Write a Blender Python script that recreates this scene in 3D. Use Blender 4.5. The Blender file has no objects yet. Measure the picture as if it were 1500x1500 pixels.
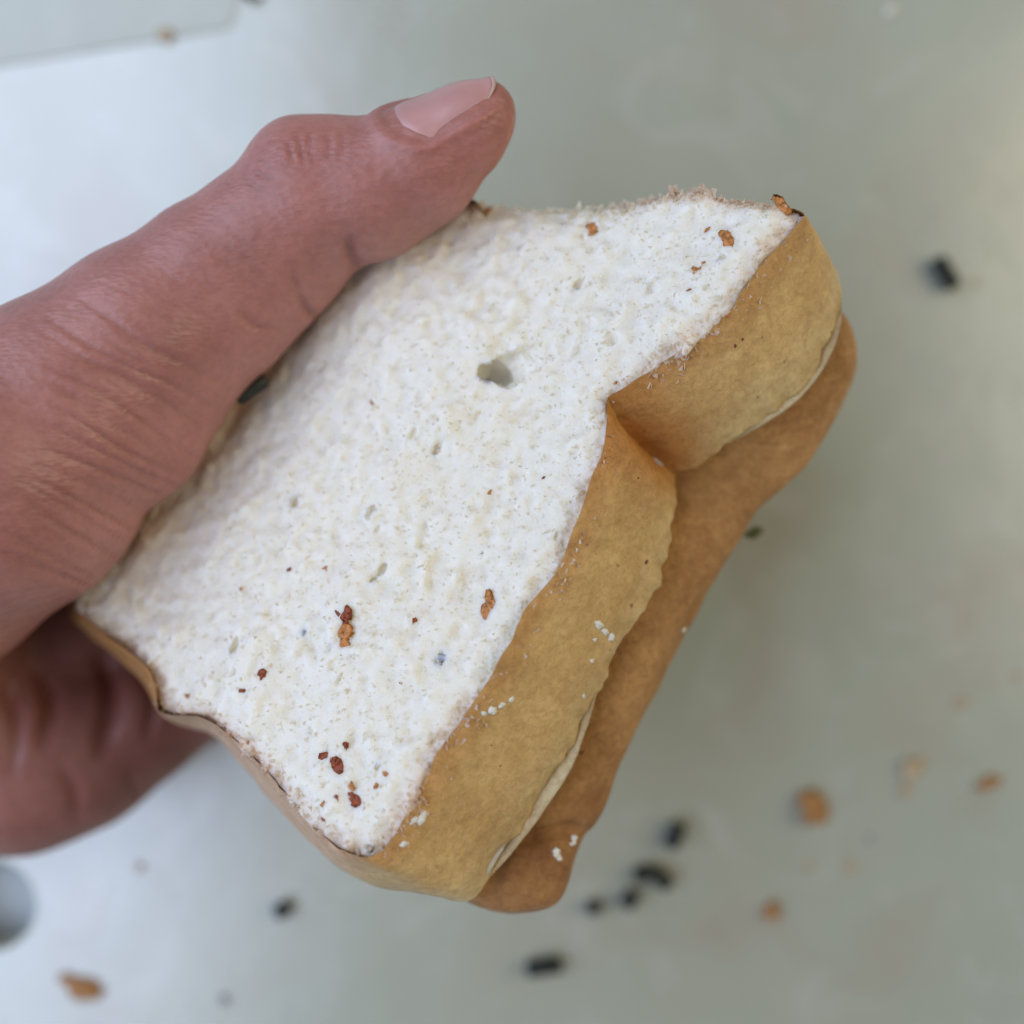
import bpy, bmesh, math, random
import numpy as np
from mathutils import Vector, Matrix
from mathutils.bvhtree import BVHTree

random.seed(7)
RNG = np.random.default_rng(11)
SC = bpy.context.scene
COL = SC.collection

# ------------------------------------------------------------------ camera
H = 0.235                                  # lens height above the board
cam_d = bpy.data.cameras.new('camera')
cam = bpy.data.objects.new('camera', cam_d)
COL.objects.link(cam)
cam.location = (0, 0, H)
cam_d.sensor_width = 36
cam_d.lens = 36
cam_d.clip_start = 0.005
cam_d.clip_end = 20
cam_d.dof.use_dof = True
cam_d.dof.focus_distance = 0.1500
cam_d.dof.aperture_fstop = 5.0
SC.camera = cam

# ------------------------------------------------------------------ light
wd = bpy.data.worlds.new('World')
SC.world = wd
wd.use_nodes = True
bg = wd.node_tree.nodes['Background']
bg.inputs['Color'].default_value = (1.0, 0.96, 0.84, 1)
bg.inputs['Strength'].default_value = 0.08


def area(name, loc, target, sx, sy, power, col):
    l = bpy.data.lights.new(name, 'AREA')
    l.shape = 'RECTANGLE'
    l.size = sx
    l.size_y = sy
    l.energy = power
    l.color = col
    o = bpy.data.objects.new(name, l)
    COL.objects.link(o)
    o.location = loc
    d = Vector(target) - Vector(loc)
    o.rotation_euler = d.to_track_quat('-Z', 'Y').to_euler()
    return o


area('window_light', (-0.545, 0.07, 0.635), (0, 0.03, 0.15), 1.40, 0.80, 9.4, (0.63, 0.735, 1.0))
area('warm_fill', (1.0, 0.22, 0.74), (0, 0, 0.03), 0.8, 0.8, 6.0, (1.0, 0.88, 0.66))  # added warm fill, no visible source, brightens the crust from the right

vs = SC.view_settings
vs.view_transform = 'Standard'
vs.look = 'None'
vs.exposure = 0.22
vs.gamma = 1.0
vs.use_curve_mapping = False
SC.cycles.max_bounces = 8
SC.cycles.use_denoising = True


# ------------------------------------------------------------------ helpers
def P(px, py, d):
    """point seen at photo pixel (1500 px frame), d metres below the lens"""
    return np.array([(px - 750) / 1500 * d, (750 - py) / 1500 * d, H - d])


def tag(o, label=None, cat=None, group=None, kind=None):
    if label: o['label'] = label
    if cat: o['category'] = cat
    if group: o['group'] = group
    if kind: o['kind'] = kind
    return o


def empty(name, loc):
    o = bpy.data.objects.new(name, None)
    o.empty_display_size = 0.01
    COL.objects.link(o)
    o.location = loc
    return o


def mesh_obj(name, verts, faces, mat=None, parent=None, smooth=True, colors=None):
    me = bpy.data.meshes.new(name)
    verts = np.asarray(verts, dtype=np.float64)
    if isinstance(faces, np.ndarray):
        k = faces.shape[1]
        me.vertices.add(len(verts))
        me.vertices.foreach_set('co', verts.astype(np.float32).ravel())
        me.loops.add(faces.size)
        me.loops.foreach_set('vertex_index', faces.astype(np.int32).ravel())
        me.polygons.add(len(faces))
        me.polygons.foreach_set('loop_start', np.arange(0, faces.size, k, dtype=np.int32))
        me.polygons.foreach_set('loop_total', np.full(len(faces), k, dtype=np.int32))
        me.update(calc_edges=True)
    else:
        me.from_pydata([tuple(v) for v in verts], [], faces)
    if smooth:
        me.polygons.foreach_set('use_smooth', np.ones(len(me.polygons), dtype=bool))
    if colors is not None:
        at = me.color_attributes.new('tint', 'FLOAT_COLOR', 'POINT')
        c = np.ones((len(verts), 4), dtype=np.float32)
        c[:, :3] = colors
        at.data.foreach_set('color', c.ravel())
    if mat: me.materials.append(mat)
    me.validate()
    o = bpy.data.objects.new(name, me)
    COL.objects.link(o)
    if parent:
        o.parent = parent
        o.matrix_parent_inverse = Matrix.Translation(-Vector(parent.location))
    return o


def bspline_matrix(n, cell, phase):
    m = int(math.ceil(n / cell)) + 5
    M = np.zeros((n, m), dtype=np.float32)
    x = np.arange(n) / cell + phase
    i = np.floor(x).astype(int)
    f = x - i
    w = [(1 - f) ** 3 / 6, (3 * f ** 3 - 6 * f ** 2 + 4) / 6,
         (-3 * f ** 3 + 3 * f ** 2 + 3 * f + 1) / 6, f ** 3 / 6]
    for k in range(4):
        M[np.arange(n), i + k] += w[k]
    return M


def noise_nd(shape, cells):
    """smooth random field of unit spread on a regular grid; cells = feature size in grid steps"""
    Ms = [bspline_matrix(n, c, RNG.random()) for n, c in zip(shape, cells)]
    A = RNG.standard_normal([m.shape[1] for m in Ms]).astype(np.float32)
    for ax, M in enumerate(Ms):
        A = np.moveaxis(np.tensordot(M, A, axes=(1, ax)), 0, ax)
    return A / (A.std() + 1e-9)


def surface_nets(D):
    """quads around the zero level of D; vertex coordinates in grid steps"""
    s = D < 0
    c = [s[i:s.shape[0] - 1 + i, j:s.shape[1] - 1 + j, k:s.shape[2] - 1 + k]
         for i in (0, 1) for j in (0, 1) for k in (0, 1)]
    cnt = np.zeros(c[0].shape, dtype=np.int8)
    for q in c: cnt += q
    act = (cnt > 0) & (cnt < 8)
    idx = np.full(act.shape, -1, dtype=np.int64)
    I = np.argwhere(act)
    idx[act] = np.arange(len(I))
    corner = [(i, j, k) for i in (0, 1) for j in (0, 1) for k in (0, 1)]
    val = np.stack([D[I[:, 0] + a, I[:, 1] + b, I[:, 2] + e] for a, b, e in corner], 1)
    acc = np.zeros((len(I), 3))
    num = np.zeros(len(I))
    for a in range(8):
        for b in range(a + 1, 8):
            ca, cb = np.array(corner[a]), np.array(corner[b])
            if np.abs(ca - cb).sum() != 1: continue
            va, vb = val[:, a], val[:, b]
            m = (va < 0) != (vb < 0)
            t = np.where(m, va / np.where(m, va - vb, 1), 0)
            acc += np.where(m[:, None], ca + t[:, None] * (cb - ca), 0)
            num += m
    V = I + acc / num[:, None]
    F = []
    for ax in range(3):
        sl0 = [slice(None)] * 3; sl1 = [slice(None)] * 3
        sl0[ax] = slice(0, -1); sl1[ax] = slice(1, None)
        x = s[tuple(sl0)] != s[tuple(sl1)]
        E = np.argwhere(x)
        b, e = (ax + 1) % 3, (ax + 2) % 3
        ok = (E[:, b] > 0) & (E[:, e] > 0) & (E[:, b] < D.shape[b] - 1) & (E[:, e] < D.shape[e] - 1)
        E = E[ok]
        q = []
        for db, de in ((-1, -1), (0, -1), (0, 0), (-1, 0)):
            G = E.copy(); G[:, b] += db; G[:, e] += de
            q.append(idx[G[:, 0], G[:, 1], G[:, 2]])
        q = np.stack(q, 1)
        flip = ~s[E[:, 0], E[:, 1], E[:, 2]]
        q[flip] = q[flip][:, ::-1]
        F.append(q)
    F = np.concatenate(F)
    return V, F[(F >= 0).all(1)]


def vert_normals(V, F):
    n = np.zeros_like(V)
    a = V[F[:, 0]]; b = V[F[:, 1]]; c = V[F[:, 2]]
    fn = np.cross(b - a, c - a)
    if F.shape[1] == 4:
        fn = np.cross(V[F[:, 2]] - a, V[F[:, 3]] - b)
    for k in range(F.shape[1]): np.add.at(n, F[:, k], fn)
    return n / (np.linalg.norm(n, axis=1, keepdims=True) + 1e-12)


def catmull(pts, per=24, closed=False):
    """curve through pts; open: the loop's ends keep a sharp corner"""
    p = np.asarray(pts, dtype=float)
    n = len(p)
    out = []
    for i in range(n if closed else n - 1):
        g = (lambda j: p[j % n]) if closed else (lambda j: p[min(max(j, 0), n - 1)])
        a, b, c, d = g(i - 1), g(i), g(i + 1), g(i + 2)
        t = np.linspace(0, 1, per, endpoint=False)[:, None]
        out.append(0.5 * (2 * b + (c - a) * t + (2 * a - 5 * b + 4 * c - d) * t ** 2 + (3 * b - a - 3 * c + d) * t ** 3))
    if not closed: out.append(p[-1:])
    return np.concatenate(out)


def resample(p, n, keys=slice(0, 2)):
    seg = np.linalg.norm(np.diff(p[:, keys], axis=0), axis=1)
    s = np.concatenate([[0], np.cumsum(seg)])
    t = np.linspace(0, s[-1], n)
    return np.stack([np.interp(t, s, p[:, k]) for k in range(p.shape[1])], 1)


def sstep(a, b, x):
    t = np.clip((x - a) / (b - a), 0, 1)
    return t * t * (3 - 2 * t)


# ------------------------------------------------------------------ materials
def new_mat(name):
    m = bpy.data.materials.new(name)
    m.use_nodes = True
    nt = m.node_tree
    b = nt.nodes['Principled BSDF']
    return m, nt, b


def N(nt, typ, **kw):
    n = nt.nodes.new(typ)
    for k, v in kw.items():
        if k in n.inputs: n.inputs[k].default_value = v
        else: setattr(n, k, v)
    return n


def tex_noise(nt, scale, detail=4, rough=0.55, dist=0.0, vec=None):
    n = N(nt, 'ShaderNodeTexNoise')
    n.inputs['Scale'].default_value = scale
    n.inputs['Detail'].default_value = detail
    n.inputs['Roughness'].default_value = rough
    n.inputs['Distortion'].default_value = dist
    if vec: nt.links.new(vec, n.inputs['Vector'])
    return n


def ramp(nt, fac, stops):
    r = N(nt, 'ShaderNodeValToRGB')
    while len(r.color_ramp.elements) < len(stops): r.color_ramp.elements.new(0.5)
    for e, (p, c) in zip(r.color_ramp.elements, stops):
        e.position = p
        e.color = (*c, 1) if len(c) == 3 else c
    nt.links.new(fac, r.inputs['Fac'])
    return r.outputs['Color']


def mix(nt, a, b, fac, mode='MIX'):
    m = N(nt, 'ShaderNodeMix', data_type='RGBA', blend_type=mode)
    for sock, v in (('Factor', fac), ('A', a), ('B', b)):
        i = [x for x in m.inputs if x.name == sock and (x.type == 'RGBA' or sock == 'Factor') and x.enabled][0] if sock != 'Factor' else m.inputs[0]
        if isinstance(v, bpy.types.NodeSocket): nt.links.new(v, i)
        elif sock == 'Factor': i.default_value = v
        else: i.default_value = (*v, 1)
    return m.outputs[2]


def bump(nt, height, dist, strength=1.0, prev=None):
    b = N(nt, 'ShaderNodeBump')
    b.inputs['Distance'].default_value = dist
    b.inputs['Strength'].default_value = strength
    nt.links.new(height, b.inputs['Height'])
    if prev: nt.links.new(prev, b.inputs['Normal'])
    return b.outputs['Normal']


def objco(nt):
    return N(nt, 'ShaderNodeTexCoord').outputs['Object']


def sss(b, w, radius, scale):
    b.inputs['Subsurface Weight'].default_value = w
    b.inputs['Subsurface Radius'].default_value = radius
    b.inputs['Subsurface Scale'].default_value = scale


def mat_crumb():
    m, nt, b = new_mat('crumb')
    co = objco(nt)
    at = N(nt, 'ShaderNodeAttribute', attribute_name='tint').outputs['Color']
    n1 = tex_noise(nt, 260, 4, vec=co).outputs['Fac']
    c = mix(nt, at, ramp(nt, n1, [(0.3, (0.96, 0.94, 0.89)), (0.65, (1, 1, 1))]), 0.6, 'MULTIPLY')
    nt.links.new(c, b.inputs['Base Color'])
    b.inputs['Roughness'].default_value = 0.62
    b.inputs['Specular IOR Level'].default_value = 0.35
    sss(b, 0.9, (1.0, 0.86, 0.60), 0.0026)
    nf = tex_noise(nt, 2600, 3, 0.7, vec=co).outputs['Fac']
    v = N(nt, 'ShaderNodeTexVoronoi'); v.inputs['Scale'].default_value = 1500
    nt.links.new(co, v.inputs['Vector'])
    nr = bump(nt, nf, 0.00016, 0.7)
    nr = bump(nt, v.outputs['Distance'], 0.00018, 0.5, nr)
    nt.links.new(nr, b.inputs['Normal'])
    return m


def mat_fibre():
    m, nt, b = new_mat('crumb_fibre')
    at = N(nt, 'ShaderNodeAttribute', attribute_name='tint').outputs['Color']
    d = N(nt, 'ShaderNodeBsdfDiffuse'); t = N(nt, 'ShaderNodeBsdfTranslucent'); x = N(nt, 'ShaderNodeMixShader')
    nt.links.new(at, d.inputs['Color']); nt.links.new(at, t.inputs['Color'])
    x.inputs[0].default_value = 0.6
    nt.links.new(d.outputs[0], x.inputs[1]); nt.links.new(t.outputs[0], x.inputs[2])
    nt.links.new(x.outputs[0], nt.nodes['Material Output'].inputs['Surface'])
    nt.nodes.remove(b)
    return m


def mat_crust(name, rough_scale, bumpd, dark):
    m, nt, b = new_mat(name)
    co = objco(nt)
    at = N(nt, 'ShaderNodeAttribute', attribute_name='tint').outputs['Color']
    n1 = tex_noise(nt, 90, 5, 0.6, 0.4, vec=co).outputs['Fac']
    n2 = tex_noise(nt, rough_scale, 6, 0.65, vec=co).outputs['Fac']
    c = mix(nt, at, ramp(nt, n1, [(0.3, dark), (0.7, (1.08, 1.06, 1.0))]), 0.9, 'MULTIPLY')
    c = mix(nt, c, ramp(nt, n2, [(0.35, (0.86, 0.80, 0.72)), (0.6, (1.04, 1.03, 1.0))]), 0.8, 'MULTIPLY')
    n4 = tex_noise(nt, 950, 6, 0.7, 0.6, vec=co).outputs['Fac']
    c = mix(nt, c, ramp(nt, n4, [(0.36, (0.80, 0.74, 0.66)), (0.58, (1.06, 1.05, 1.02))]), 0.75, 'MULTIPLY')
    sp = tex_noise(nt, 420, 2, 0.5, vec=co).outputs['Fac']
    c = mix(nt, c, (0.23, 0.10, 0.03), ramp(nt, sp, [(0.73, (0, 0, 0)), (0.78, (0.8, 0.8, 0.8))]))
    nt.links.new(c, b.inputs['Base Color'])
    b.inputs['Roughness'].default_value = 0.41
    b.inputs['Specular IOR Level'].default_value = 0.35
    sss(b, 0.35, (1.0, 0.6, 0.25), 0.0018)
    nr = bump(nt, n2, bumpd, 0.8)
    nr = bump(nt, n4, bumpd * 0.8, 0.8, nr)
    nt.links.new(nr, b.inputs['Normal'])
    return m


def mat_skin():
    m, nt, b = new_mat('skin')
    co = objco(nt)
    at = N(nt, 'ShaderNodeAttribute', attribute_name='tint').outputs['Color']
    n1 = tex_noise(nt, 110, 5, 0.6, vec=co).outputs['Fac']
    c = mix(nt, at, ramp(nt, n1, [(0.3, (0.86, 0.80, 0.78)), (0.7, (1.1, 1.08, 1.06))]), 0.9, 'MULTIPLY')
    n2 = tex_noise(nt, 700, 3, 0.6, vec=co).outputs['Fac']
    c = mix(nt, c, ramp(nt, n2, [(0.35, (0.88, 0.84, 0.82)), (0.6, (1.03, 1.03, 1.03))]), 0.7, 'MULTIPLY')
    nt.links.new(c, b.inputs['Base Color'])
    b.inputs['Roughness'].default_value = 0.40
    b.inputs['Specular IOR Level'].default_value = 0.42
    sss(b, 0.4, (1.0, 0.35, 0.2), 0.0024)
    # fine skin lines: small cells stretched across the limb
    mp = N(nt, 'ShaderNodeMapping')
    mp.inputs['Rotation'].default_value = (0, 0, math.radians(-32))
    mp.inputs['Scale'].default_value = (0.75, 1.6, 1.0)
    nt.links.new(co, mp.inputs['Vector'])
    v = N(nt, 'ShaderNodeTexVoronoi'); v.inputs['Scale'].default_value = 900
    nt.links.new(mp.outputs[0], v.inputs['Vector'])
    w = tex_noise(nt, 420, 4, 0.6, 0.5, vec=mp.outputs[0]).outputs['Fac']
    nr = bump(nt, w, 0.00014, 0.7)
    nr = bump(nt, v.outputs['Distance'], 0.00013, 0.7, nr)
    nt.links.new(nr, b.inputs['Normal'])
    return m


def mat_plain(name, col, rough, spec=0.4, scale=900, var=0.25, bd=0.0002, ssw=0.0):
    m, nt, b = new_mat(name)
    co = objco(nt)
    n = tex_noise(nt, scale, 4, 0.6, vec=co).outputs['Fac']
    lo = tuple(c * (1 - var) for c in col)
    hi = tuple(min(1, c * (1 + var)) for c in col)
    nt.links.new(ramp(nt, n, [(0.3, lo), (0.7, hi)]), b.inputs['Base Color'])
    b.inputs['Roughness'].default_value = rough
    b.inputs['Specular IOR Level'].default_value = spec
    if ssw: sss(b, ssw, (1, 0.6, 0.4), 0.001)
    nt.links.new(bump(nt, n, bd, 0.7), b.inputs['Normal'])
    return m


def mat_board():
    m, nt, b = new_mat('board_plastic')
    co = objco(nt)
    base = (0.44, 0.475, 0.375)
    big = tex_noise(nt, 9, 4, 0.55, 0.6, vec=co).outputs['Fac']
    c = mix(nt, base, (0.44, 0.43, 0.32), ramp(nt, big, [(0.42, (0, 0, 0)), (0.72, (0.9, 0.9, 0.9))]))
    # brownish tea-like stains
    st = tex_noise(nt, 26, 3, 0.5, 0.3, vec=co).outputs['Fac']
    c = mix(nt, c, (0.42, 0.34, 0.25), ramp(nt, st, [(0.56, (0, 0, 0)), (0.75, (0.55, 0.55, 0.55))]))
    # whitish rubbed patches
    wh = tex_noise(nt, 75, 4, 0.6, 0.8, vec=co).outputs['Fac']
    c = mix(nt, c, (0.52, 0.54, 0.47), ramp(nt, wh, [(0.58, (0, 0, 0)), (0.75, (0.45, 0.45, 0.45))]))
    w2 = tex_noise(nt, 34, 5, 0.65, 1.2, vec=co).outputs['Fac']
    c = mix(nt, c, (0.56, 0.57, 0.49), ramp(nt, w2, [(0.55, (0, 0, 0)), (0.70, (0.55, 0.55, 0.55))]))
    nt.links.new(c, b.inputs['Base Color'])
    b.inputs['Specular IOR Level'].default_value = 0.5
    b.inputs['IOR'].default_value = 2.6
    ro = tex_noise(nt, 40, 3, 0.5, vec=co).outputs['Fac']
    nt.links.new(ramp(nt, ro, [(0.3, (0.27,) * 3), (0.7, (0.33,) * 3)]), b.inputs['Roughness'])
    sss(b, 0.15, (1, 1, 0.9), 0.004)
    nf = tex_noise(nt, 60, 4, 0.5, vec=co).outputs['Fac']
    nt.links.new(bump(nt, nf, 0.0004, 0.5), b.inputs['Normal'])
    return m


M_CRUMB = mat_crumb()
M_FIBRE = mat_fibre()
M_CRUST1 = mat_crust('golden_crust', 330, 0.0004, (0.80, 0.72, 0.62))
M_CRUST2 = mat_crust('brown_crust', 430, 0.0018, (0.60, 0.48, 0.36))
M_SKIN = mat_skin()
M_BOARD = mat_board()
M_COUNTER = mat_plain('counter_stone', (0.55, 0.60, 0.60), 0.35, scale=60, var=0.10)
M_TRAY = mat_plain('tray_plastic', (0.54, 0.58, 0.52), 0.45, scale=40, var=0.08)
M_DARK = mat_plain('dark_sprinkle', (0.018, 0.022, 0.016), 0.42, var=0.5, scale=1500)
M_FLECK = mat_plain('burnt_fleck', (0.26, 0.05, 0.010), 0.45, var=0.6, scale=1400, bd=0.0004)
M_FLECK2 = mat_plain('toasted_fleck', (0.50, 0.20, 0.05), 0.5, var=0.5, scale=1400, bd=0.0004)
M_TOAST = mat_plain('toast_crumb', (0.42, 0.20, 0.06), 0.55, var=0.4, scale=700, bd=0.0005)
M_PALE = mat_plain('pale_crumb', (0.55, 0.42, 0.26), 0.6, var=0.3, scale=700, bd=0.0005)
M_GREY = mat_plain('grey_crumb', (0.34, 0.36, 0.36), 0.6, var=0.3, scale=700, bd=0.0005)
M_WHITE = mat_plain('white_crumb', (0.82, 0.79, 0.68), 0.6, var=0.12, scale=1500, bd=0.0004)
M_OLIVE = mat_plain('olive_herb', (0.12, 0.13, 0.04), 0.5, var=0.4, scale=700)
M_NAIL = mat_plain('nail', (0.56, 0.30, 0.27), 0.30, spec=0.5, scale=160, var=0.08, bd=0.00005, ssw=0.2)
M_NAILTIP = mat_plain('nail_edge', (0.54, 0.37, 0.31), 0.3, spec=0.5, scale=300, var=0.06, bd=0.00005)

# ------------------------------------------------------------------ setting: counter, board, tray
cs = 1.2
counter = mesh_obj('countertop', [(-cs, -cs, -0.010), (cs, -cs, -0.010), (cs, cs, -0.010), (-cs, cs, -0.010)],
                   [(0, 1, 2, 3)], M_COUNTER, smooth=False)
tag(counter, kind='structure')


def curve_slab(name, loops, z0, z1, bev, mat):
    cu = bpy.data.curves.new(name, 'CURVE')
    cu.dimensions = '2D'
    cu.fill_mode = 'BOTH'
    cu.extrude = (z1 - z0) / 2 - bev
    cu.bevel_depth = bev
    cu.bevel_resolution = 3
    cu.offset = -bev
    for lp in loops:
        s = cu.splines.new('POLY')
        s.points.add(len(lp) - 1)
        for q, p in zip(s.points, lp): q.co = (p[0], p[1], 0, 1)
        s.use_cyclic_u = True
    tmp = bpy.data.objects.new('tmp', cu)
    COL.objects.link(tmp)
    bpy.context.view_layer.update()
    me = bpy.data.meshes.new_from_object(tmp.evaluated_get(bpy.context.evaluated_depsgraph_get()))
    bpy.data.objects.remove(tmp)
    me.name = name
    me.materials.clear()
    me.materials.append(mat)
    o = bpy.data.objects.new(name, me)
    COL.objects.link(o)
    o.location.z = (z0 + z1) / 2
    return o


def round_rect(x0, y0, x1, y1, r, k=10):
    out = []
    for cx, cy, a0 in ((x1 - r, y1 - r, 0), (x0 + r, y1 - r, 90), (x0 + r, y0 + r, 180), (x1 - r, y0 + r, 270)):
        for i in range(k + 1):
            a = math.radians(a0 + 90 * i / k)
            out.append((cx + r * math.cos(a), cy + r * math.sin(a)))
    return out


hc = P(-14, 1328, H)
hole = [(hc[0] + 0.0098 * math.cos(a), hc[1] + 0.0098 * math.sin(a)) for a in np.linspace(0, -2 * math.pi, 48, endpoint=False)]
board = curve_slab('cutting_board', [round_rect(-0.145, -0.150, 0.27, 0.19, 0.02), hole], -0.0098, 0.0, 0.0012, M_BOARD)
tag(board, 'off-white stained plastic cutting board under the hand and crumbs', 'cutting board')

# a second pale slab lying over the board's far left corner
tr = catmull([P(-420, 165, H)[:2], P(0, 97, H)[:2], P(150, 72, H)[:2], P(300, 48, H)[:2], P(335, 38, H)[:2],
              P(347, 8, H)[:2], P(352, -60, H)[:2], P(350, -330, H)[:2]], 10)
tray_lp = [tuple(p) for p in tr] + [tuple(P(-420, -330, H)[:2])]
tray = curve_slab('tray', [tray_lp[::-1]], 0.00005, 0.0005, 0.0002, M_TRAY)
tag(tray, 'pale grey-green flat tray corner lying on the board, top left', 'tray')

# ------------------------------------------------------------------ bread frame
n = np.array([-0.33, 0.26, 0.907]); n /= np.linalg.norm(n)
u = np.array([0.565, 0.825, 0.0]); u -= n * (u @ n); u /= np.linalg.norm(u)
v = np.cross(n, u)
CAMP = np.array([0, 0, H])
O0 = P(760, 895, 0.145)


def uv_of(px, py, h):
    """where the sight line of a photo pixel meets the slice's plane h below its face"""
    d = np.array([(px - 750) / 1500, (750 - py) / 1500, -1.0])
    o = O0 - n * h
    t = ((o - CAMP) @ n) / (d @ n)
    q = CAMP + d * t - O0
    return np.array([q @ u, q @ v])


def W(U, V, h):
    U, V, h = np.broadcast_arrays(np.asarray(U, float), np.asarray(V, float), np.asarray(h, float))
    return O0 + U[..., None] * u + V[..., None] * v - h[..., None] * n


H1 = 0.0180
TB = [  # face rim, back rim, bulge (mm)
    ((895, 582), (986, 690), 0.0), ((889, 606), (989, 716), 0.6), ((884, 650), (987, 752), 1.2), ((862, 715), (980, 800), 1.4),
    ((838, 775), (965, 850), 1.4), ((812, 835), (940, 905), 1.4), ((768, 893), (912, 955), 1.4), ((745, 945), (885, 1005), 1.4),
    ((700, 1015), (855, 1065), 1.4), ((655, 1080), (825, 1125), 1.4), ((615, 1150), (788, 1180), 1.4), ((580, 1215), (745, 1250), 1.3),
    ((545, 1253), (692, 1322), 1.2), ((510, 1248), (605, 1312), 1.2), ((480, 1232), (532, 1296), 0.6), ((437, 1184), (470, 1250), 0.2),
    ((390, 1130), (408, 1182), 0.1), ((345, 1085), (358, 1124), 0.1), ((300, 1052), (314, 1078), 0.1), ((238, 1042), (246, 1052), 0.1),
    ((222, 985), (208, 1000), 0.5), ((180, 945), (165, 958), 0.6), ((140, 915), (126, 925), 0.6), ((118, 878), (108, 885), 0.6),
    ((180, 790), (165, 790), 0.8), ((290, 640), (270, 640), 0.8), ((380, 520), (370, 520), 0.8), ((480, 420), (470, 425), 0.8),
    ((580, 345), (575, 355), 0.8), ((660, 295), (665, 315), 0.5), ((700, 290), (710, 325), 0.3), ((780, 300), (790, 345), 0.3),
    ((850, 300), (860, 350), 0.3), ((920, 292), (930, 350), 0.3), ((1000, 280), (1010, 345), 0.3), ((1060, 286), (1080, 350), 0.3),
    ((1130, 297), (1180, 360), 0.5), ((1178, 314), (1222, 402), 1.0), ((1150, 348), (1226, 462), 1.4), ((1104, 402), (1196, 535), 1.6),
    ((1068, 455), (1150, 590), 1.6), ((1005, 505), (1085, 640), 1.5), ((945, 545), (1032, 670), 0.9), ((895, 582), (986, 690), 0.0)]
ctl = np.array([[*uv_of(*a, 0), *uv_of(*b, H1), c * 1e-3] for a, b, c in TB])
loop1 = resample(catmull(ctl, 24), 1100, [0, 1, 2, 3])
loop1_px = resample(catmull(np.array([[*uv_of(*a, 0), *uv_of(*b, H1), *a] for a, b, c in TB]), 24), 1100, [0, 1, 2, 3])[:, 4:]


def outward(p):
    t = np.gradient(p[:, :2], axis=0)
    o = np.stack([t[:, 1], -t[:, 0]], 1)
    o /= np.linalg.norm(o, axis=1, keepdims=True) + 1e-12
    c = p[:, :2].mean(0)
    area2 = np.sum(p[:-1, 0] * p[1:, 1] - p[1:, 0] * p[:-1, 1])
    return o if area2 > 0 else -o


OUT1 = outward(loop1)


arc = np.concatenate([[0], np.cumsum(np.linalg.norm(np.diff(loop1[:, :2], axis=0), axis=1))])
dn_ = np.minimum(arc, arc[-1] - arc)
g_crease = np.exp(-(dn_ / 0.0021) ** 2)
loop1[:, 4] *= 0.30
loop1[:, 4] += 0.0008 * np.exp(-((arc - 0.0060) / 0.0045) ** 2) + 0.0006 * np.exp(-((arc[-1] - arc - 0.008) / 0.006) ** 2)


def ring1(s):
    e = s ** 0.9
    q = loop1[:, :2] * (1 - e) + loop1[:, 2:4] * e + OUT1 * (loop1[:, 4] * (4 * s * (1 - s)) ** 0.8)[:, None]
    dep = 0.0006 + 0.0024 * math.sin(math.pi * s) ** 0.8
    return q + np.array([-0.25, 1.0]) * (g_crease * dep)[:, None]


def noise1(n_, cell, periodic=True):
    M = bspline_matrix(n_, cell, 0.0)
    a = RNG.standard_normal(M.shape[1])
    x = M @ a
    w = sstep(0, 1, np.clip((np.arange(n_) - (n_ - 3 * cell)) / (3 * cell), 0, 1)) if periodic else 0
    x = x * (1 - w) + x[0] * w if periodic else x
    return x / (x.std() + 1e-9)


# ------------------------------------------------------------------ top slice: crumb
top = empty('bread_slice', O0 - n * H1)
tag(top, 'upper white bread slice, torn crumb face up, held under the thumb', 'bread slice', 'bread slices in the hand')

G = 0.00036
umin, umax = loop1[:, [0, 2]].min() - 0.003, loop1[:, [0, 2]].max() + 0.003
vmin, vmax = loop1[:, [1, 3]].min() - 0.003, loop1[:, [1, 3]].max() + 0.003
hmin, hmax = -0.0045, H1 + 0.001
gu = np.arange(umin, umax, G); gv = np.arange(vmin, vmax, G); gh = np.arange(hmin, hmax, G)
shp = (len(gu), len(gv), len(gh))


def poly_sdf(poly, U, V):
    pts = np.stack([U.ravel(), V.ravel()], 1).astype(np.float32)
    best = np.full(len(pts), 1e9, np.float32)
    ins = np.zeros(len(pts), bool)
    a = poly.astype(np.float32); b = np.roll(a, -1, 0)
    for p, q in zip(a, b):
        d = q - p
        L = float(d @ d)
        if L < 1e-14: continue
        w = pts - p
        t = np.clip((w @ d) / L, 0, 1)
        e = w - t[:, None] * d
        best = np.minimum(best, (e * e).sum(1))
        c = (p[1] > pts[:, 1]) != (q[1] > pts[:, 1])
        if abs(d[1]) > 1e-12:
            ins ^= c & (pts[:, 0] < d[0] * (pts[:, 1] - p[1]) / d[1] + p[0])
    s = np.sqrt(best)
    return np.where(ins, -s, s).reshape(U.shape)


UU, VV = np.meshgrid(gu, gv, indexing='ij')
key_s = [0, 0.08, 0.25, 0.5, 0.75, 1.0]
key_d = [poly_sdf(ring1(s)[::5], UU, VV) for s in key_s]
D = np.empty(shp, np.float32)
side0 = key_d[0]
Vleft = np.mean([uv_of(290, 640, 0)[1], uv_of(380, 520, 0)[1], uv_of(480, 420, 0)[1]])
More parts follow.
